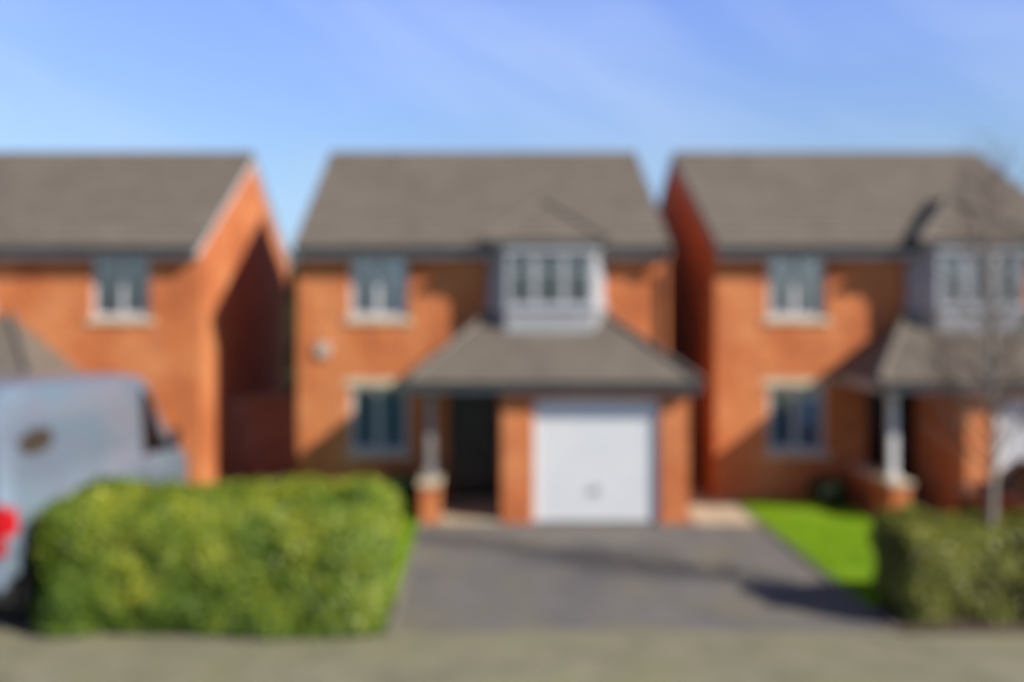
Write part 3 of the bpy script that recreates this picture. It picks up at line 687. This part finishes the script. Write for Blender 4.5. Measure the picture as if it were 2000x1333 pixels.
# ------------------------------------------------------------------ vehicles (local: nose +Y, ground z=0)
def lerp_tab(tab, y):
    if y <= tab[0][0]: return tab[0][1:]
    for a, c in zip(tab, tab[1:]):
        if y <= c[0]:
            t = (y-a[0])/(c[0]-a[0]); t = t
            return tuple(a[k]+(c[k]-a[k])*t for k in range(1, len(a)))
    return tab[-1][1:]
class Veh:
    # table rows: y, zbottom, zbelt, ztop, wbody, wtop
    def __init__(s, tab): s.tab = tab
    def sec(s, y, t):
        zb, ze, zt, w, wt = lerp_tab(s.tab, y); mid = zb+(ze-zb)*.55
        pts = [(0,w*.9,zb),(.08,w*.975,zb+.08*(1)),(.25,w*.998,mid),(.4,w,ze-(ze-zb)*.16),(.5,w*.982,ze),(.53,w*.955,ze+(zt-ze)*.03),
               (.84,wt,zt-.07*min(1,(zt-ze)/.3+.1)),(.9,wt*.94,zt-.022),(.95,wt*.72,zt),(1,0,zt+.012)]
        for a, c in zip(pts, pts[1:]):
            if t <= c[0]+1e-9:
                k = (t-a[0])/(c[0]-a[0]); return (a[1]+(c[1]-a[1])*k, y, a[2]+(c[2]-a[2])*k)
        return pts[-1][1], y, pts[-1][2]
    def body(s, ys=None):
        T_ = [0,.08,.25,.4,.5,.53,.62,.72,.84,.9,.95,1]; Y = ys or [r[0] for r in s.tab]
        b = MB(); n = len(T_); m = 2*n-1; vs = []
        for y in Y:
            row = [s.sec(y, t) for t in T_]
            vs += row + [(-p[0],p[1],p[2]) for p in row[-2::-1]]
        fs = [(j*m+i,j*m+i+1,(j+1)*m+i+1,(j+1)*m+i) for j in range(len(Y)-1) for i in range(m-1)]
        fs += [tuple(range(m)), tuple((len(Y)-1)*m+i for i in range(m))]
        fs += [(j*m, (j+1)*m, (j+1)*m+m-1, j*m+m-1) for j in range(len(Y)-1)]
        b.add(vs, fs); return b
    def patch(s, b, y0, y1, t0, t1, side=1, off=.006, ny=6, nt=5, skew0=0, skew1=0, mi=0):
        G = []
        for j in range(ny+1):
            for i in range(nt+1):
                v = i/nt; t = t0+(t1-t0)*v; ya = y0+skew0*v; yb = y1+skew1*v; y = ya+(yb-ya)*j/ny
                e = 1e-3
                p = Vector(s.sec(y, t)); dy = Vector(s.sec(y+e, t))-p; dt = Vector(s.sec(y, min(1, t+e)))-Vector(s.sec(y, t-e))
                nn = dt.cross(dy); nn.normalize()
                if nn.x < 0: nn = -nn
                q = p+nn*off; G.append((q.x*side, q.y, q.z))
        b.add(G, [(j*(nt+1)+i, j*(nt+1)+i+1, (j+1)*(nt+1)+i+1, (j+1)*(nt+1)+i) for j in range(ny) for i in range(nt)], mi)
    def across(s, b, ya, yb, tmin, off, n=8, ny=5):
        vs = []
        for j in range(ny+1):
            y = ya+(yb-ya)*j/ny; row = []
            for i in range(n+1): row.append(s.sec(y, tmin+(1-tmin)*i/n))
            row = row+[(-p[0],p[1],p[2]) for p in row[-2::-1]]; vs += [(p[0], p[1]+off[0], p[2]+off[1]) for p in row]
        m = 2*n+1; b.add(vs, [(j*m+i,j*m+i+1,(j+1)*m+i+1,(j+1)*m+i) for j in range(ny) for i in range(m-1)])
def wheel(rt, x, y, r, w, arch):
    sg = 1 if x > 0 else -1
    b = MB(); n = 28; prof = [(x-sg*w, r*.6), (x-sg*w, r*.94), (x-sg*w*.8, r), (x-sg*w*.2, r), (x, r*.94), (x+sg*.004, r*.66)]
    vs = [(px_, y+q*math.cos(2*math.pi*k/n), r+q*math.sin(2*math.pi*k/n)) for px_, q in prof for k in range(n)]
    b.add(vs, [(j*n+k, j*n+(k+1)%n, (j+1)*n+(k+1)%n, (j+1)*n+k) for j in range(len(prof)-1) for k in range(n)])
    ty = b.build('wheel', M['rubber'], rt, smooth=True)
    b = MB(); xx = x+sg*.006
    ring = lambda rad, x_: [(x_, y+rad*math.cos(2*math.pi*k/n), r+rad*math.sin(2*math.pi*k/n)) for k in range(n)]
    b.add(ring(r*.67, xx)+ring(r*.58, xx-sg*.03), [(k,(k+1)%n,n+(k+1)%n,n+k) for k in range(n)])
    for k in range(5):
        a = 2*math.pi*k/5; c_, s_ = math.cos(a), math.sin(a); pc = lambda u, v, x_: (x_, y+u*c_-v*s_, r+u*s_+v*c_)
        b.add([pc(.02,-.05,xx-.0),pc(r*.62,-.035,xx-sg*.012),pc(r*.62,.035,xx-sg*.012),pc(.02,.05,xx)], [(0,1,2,3)])
    b.add([(xx-sg*.05,y,r)]+ring(r*.58, xx-sg*.05), [(0,k+1,(k+1)%n+1) for k in range(n)])
    b.add([(xx+sg*.004,y,r)]+ring(.06, xx+sg*.002), [(0,k+1,(k+1)%n+1) for k in range(n)])
    b.build('rim', M['metal'], ty)
    b = MB(); n2 = 20; xo = x-sg*.02; vs = []
    R0, R1 = r*1.12, r*1.3
    for k in range(n2+1):
        a = -.25+(math.pi+.5)*k/n2
        for rad in (R0, R1): vs.append((xo+sg*.028, y+rad*math.cos(a), r+rad*math.sin(a)))
    b.add(vs, [(2*k,2*k+2,2*k+3,2*k+1) for k in range(n2)])
    vs = [(xo+sg*.014, y, r)]+[(xo+sg*.014, y+R1*math.cos(-.25+(math.pi+.5)*k/n2), r+R1*math.sin(-.25+(math.pi+.5)*k/n2)) for k in range(n2+1)]
    b.add(vs, [(0,k+1,k+2) for k in range(n2)])
    b.build('wheel_arch', M['trim'], rt)

def van(loc, rz):
    rt = root('van', (0,0,0), 'tall silver blue panel van parked on the left behind the big hedge', 'van')
    V = Veh([(0,.62,1.4,2.66,.95,.82),(.04,.60,1.4,2.76,.985,.90),(.35,.60,1.4,2.80,1.0,.92),(1.3,.58,1.4,2.79,1.0,.925),(1.7,.42,1.4,2.78,1.0,.925),(2.4,.36,1.4,2.76,1.0,.925),(3.6,.36,1.4,2.71,1.0,.92),
             (4.2,.36,1.4,2.66,1.0,.91),(4.5,.36,1.4,2.58,1.0,.89),(4.75,.36,1.4,2.42,1.0,.87),(5.1,.36,1.38,2.10,.995,.84),(5.45,.36,1.36,1.86,.99,.83),(5.8,.36,1.32,1.58,.98,.82),(6.2,.36,1.22,1.42,.955,.80),(6.5,.38,1.05,1.22,.88,.72),(6.62,.42,.84,.94,.76,.62)])
    b = V.body(); b.build('body', M['silver'], rt, smooth=True).modifiers.new('es', 'EDGE_SPLIT').split_angle = R(50)
    for sd in (1, -1):
        b = MB(); V.patch(b, 4.2, 5.35, .53, .80, sd, .008, skew1=-.62); b.build('side_window', M['black'], rt, smooth=True)
        b = MB(); V.patch(b, 5.42, 5.56, .53, .6, sd, .008, skew1=-.1); b.build('quarter_window', M['black'], rt)
        b = MB(); V.patch(b, 0.05, 5.9, .2, .245, sd, .014, ny=20, nt=2); b.build('side_moulding', M['silverdark'], rt)
        for (ya, t0, t1) in ((4.05,.1,.86),(2.55,.1,.84),(5.5,.1,.5)):
            b = MB(); V.patch(b, ya, ya+.008, t0, t1, sd, .003, ny=1, nt=14); b.build('panel_seam', M['silverdark'], rt)
        b = MB(); V.patch(b, .3, 4.0, .60, .604, sd, .003, ny=20, nt=1); b.build('panel_seam', M['silverdark'], rt)
        for ya in (3.88, 4.12):
            b = MB(); V.patch(b, ya, ya+.12, .46, .475, sd, .02, ny=1, nt=1); b.build('door_handle', M['trim'], rt)
        b = MB(); xs = sd*1.0
        b.tube([(xs*.98,5.15,1.5),(xs*1.08,5.2,1.52)], .03, 8); b.box(min(xs*1.05,xs*1.18), max(xs*1.05,xs*1.18), 5.12, 5.22, 1.44, 1.74); b.build('wing_mirror', M['trim'], rt, bevel=.03)
        # tail lamp
        b = MB(); V.patch(b, .012, .22, .32, .52, sd, .02, ny=4, nt=6)
        b.box(*sorted((sd*.80, sd*.972)), -.03, .03, .93, 1.5)
        b.build('tail_lamp', M['lampred'], rt, bevel=.01)
        b = MB(); b.box(*sorted((sd*.55, sd*.86)), 6.38, 6.55, .86, 1.04); b.build('headlight', M['lampwhite'], rt, bevel=.03)
    # oval emblem on both sides
    for sd in (1, -1):
        for (kk, offm, mm, nm_) in ((1.0, .010, 'emblem', 'emblem'),):
            b = MB(); G = []; n = 30; cy, ct, ry, rt_ = .80, .69, .44, .036
            ring = []
            for k in range(n):
                a = 2*math.pi*k/n; p = V.sec(cy+kk*ry*math.cos(a), ct+kk*rt_*math.sin(a)); ring.append(((p[0]+offm)*sd, p[1], p[2]))
            c_ = V.sec(cy, ct); b.add([((c_[0]+offm)*sd, c_[1], c_[2])]+ring, [(0,k+1,(k+1)%n+1) for k in range(n)])
            b.build(nm_, M[mm], rt)
    b = MB(); V.across(b, 4.62, 5.75, .9, (.012, .014)); b.build('windscreen', M['black'], rt, smooth=True)
    b = MB(); b.box(-.98, .98, -.09, .1, .56, .80); b.build('rear_bumper', M['silver'], rt, bevel=.04)
    b = MB(); b.box(-.84, .84, 6.45, 6.7, .32, .66); b.build('front_bumper', M['trim'], rt, bevel=.05)
    b = MB(); b.box(-.5, .5, 6.54, 6.66, .72, .9); b.build('grille', M['trim'], rt, bevel=.02)
    for xa in (-.82, .02): b = MB(); b.box(xa, xa+.8, -.012, .02, 1.5, 2.2); b.build('rear_window', M['black'], rt, bevel=.01)
    for (x, y) in ((1.0,.82),(-1.0,.82),(1.0,5.1),(-1.0,5.1)): wheel(rt, x*1.01, y, .42, .22, 1)
    b = MB(); b.box(-.86, .86, .3, 6.3, .3, .6); b.build('underbody', M['rubber'], rt, bevel=.03)
    rt.location = loc; rt.rotation_euler = (0, 0, rz)
van((-6.22, 11.72, 0.0), R(-2.6))

def car(loc, rz):
    rt = root('car', (0,0,0), 'red hatchback parked in front of the right house behind the hedge', 'car')
    V = Veh([(0,.36,.72,.80,.68,.58),(.06,.30,.84,.95,.78,.62),(.2,.26,.9,1.12,.84,.62),(.45,.25,.93,1.34,.86,.61),(.75,.25,.94,1.44,.865,.61),(1.4,.25,.94,1.48,.87,.62),(2.1,.25,.93,1.46,.87,.62),
             (2.5,.25,.92,1.38,.87,.61),(2.85,.25,.90,1.18,.865,.62),(3.15,.25,.88,.99,.86,.66),(3.5,.25,.84,.92,.84,.66),(3.85,.26,.76,.82,.79,.62),(4.02,.3,.62,.68,.7,.56)])
    V.body().build('body', M['red'], rt, smooth=True).modifiers.new('es', 'EDGE_SPLIT').split_angle = R(50)
    for sd in (1, -1):
        b = MB(); V.patch(b, 1.55, 2.75, .545, .82, sd, .006, skew1=-.42); b.build('side_window', M['black'], rt, smooth=True)
        b = MB(); V.patch(b, .55, 1.45, .545, .82, sd, .006, skew0=.15); b.build('side_window', M['black'], rt, smooth=True)
        for ya in (1.5, 2.7): b = MB(); V.patch(b, ya, ya+.01, .08, .5, sd, .003, ny=1, nt=10); b.build('panel_seam', M['trim'], rt)
        b = MB(); V.patch(b, 1.62, 1.8, .43, .45, sd, .02, ny=1, nt=1); b.build('door_handle', M['red'], rt)
        b = MB(); b.box(*sorted((sd*.86, sd*1.02)), 2.55, 2.66, .93, 1.06); b.build('wing_mirror', M['red'], rt, bevel=.03)
        b = MB(); V.patch(b, .05, .3, .38, .5, sd, .01); b.build('tail_lamp', M['lampred'], rt)
        b = MB(); V.patch(b, 3.65, 3.9, .36, .5, sd, .01); b.build('headlight', M['lampwhite'], rt)
    b = MB(); V.across(b, 2.3, 3.05, .9, (.008, .012)); b.build('windscreen', M['black'], rt, smooth=True)
    b = MB(); V.across(b, .14, .55, .9, (-.01, .012)); b.build('rear_window', M['black'], rt, smooth=True)
    b = MB(); b.box(-.78, .78, -.08, .1, .3, .55); b.build('rear_bumper', M['red'], rt, bevel=.05)
    b = MB(); b.box(-.45, .45, 3.98, 4.06, .36, .52); b.build('grille', M['trim'], rt, bevel=.02)
    b = MB(); b.box(-.26, .26, -.095, -.081, .38, .49); b.build('number_plate', M['lampwhite'], rt)
    for (x, y) in ((.86,.75),(-.86,.75),(.86,3.25),(-.86,3.25)): wheel(rt, x*1.01, y, .3, .19, 1)
    rt.location = loc; rt.rotation_euler = (0, 0, rz)
car((8.45, 13.35, 0.0), 0)
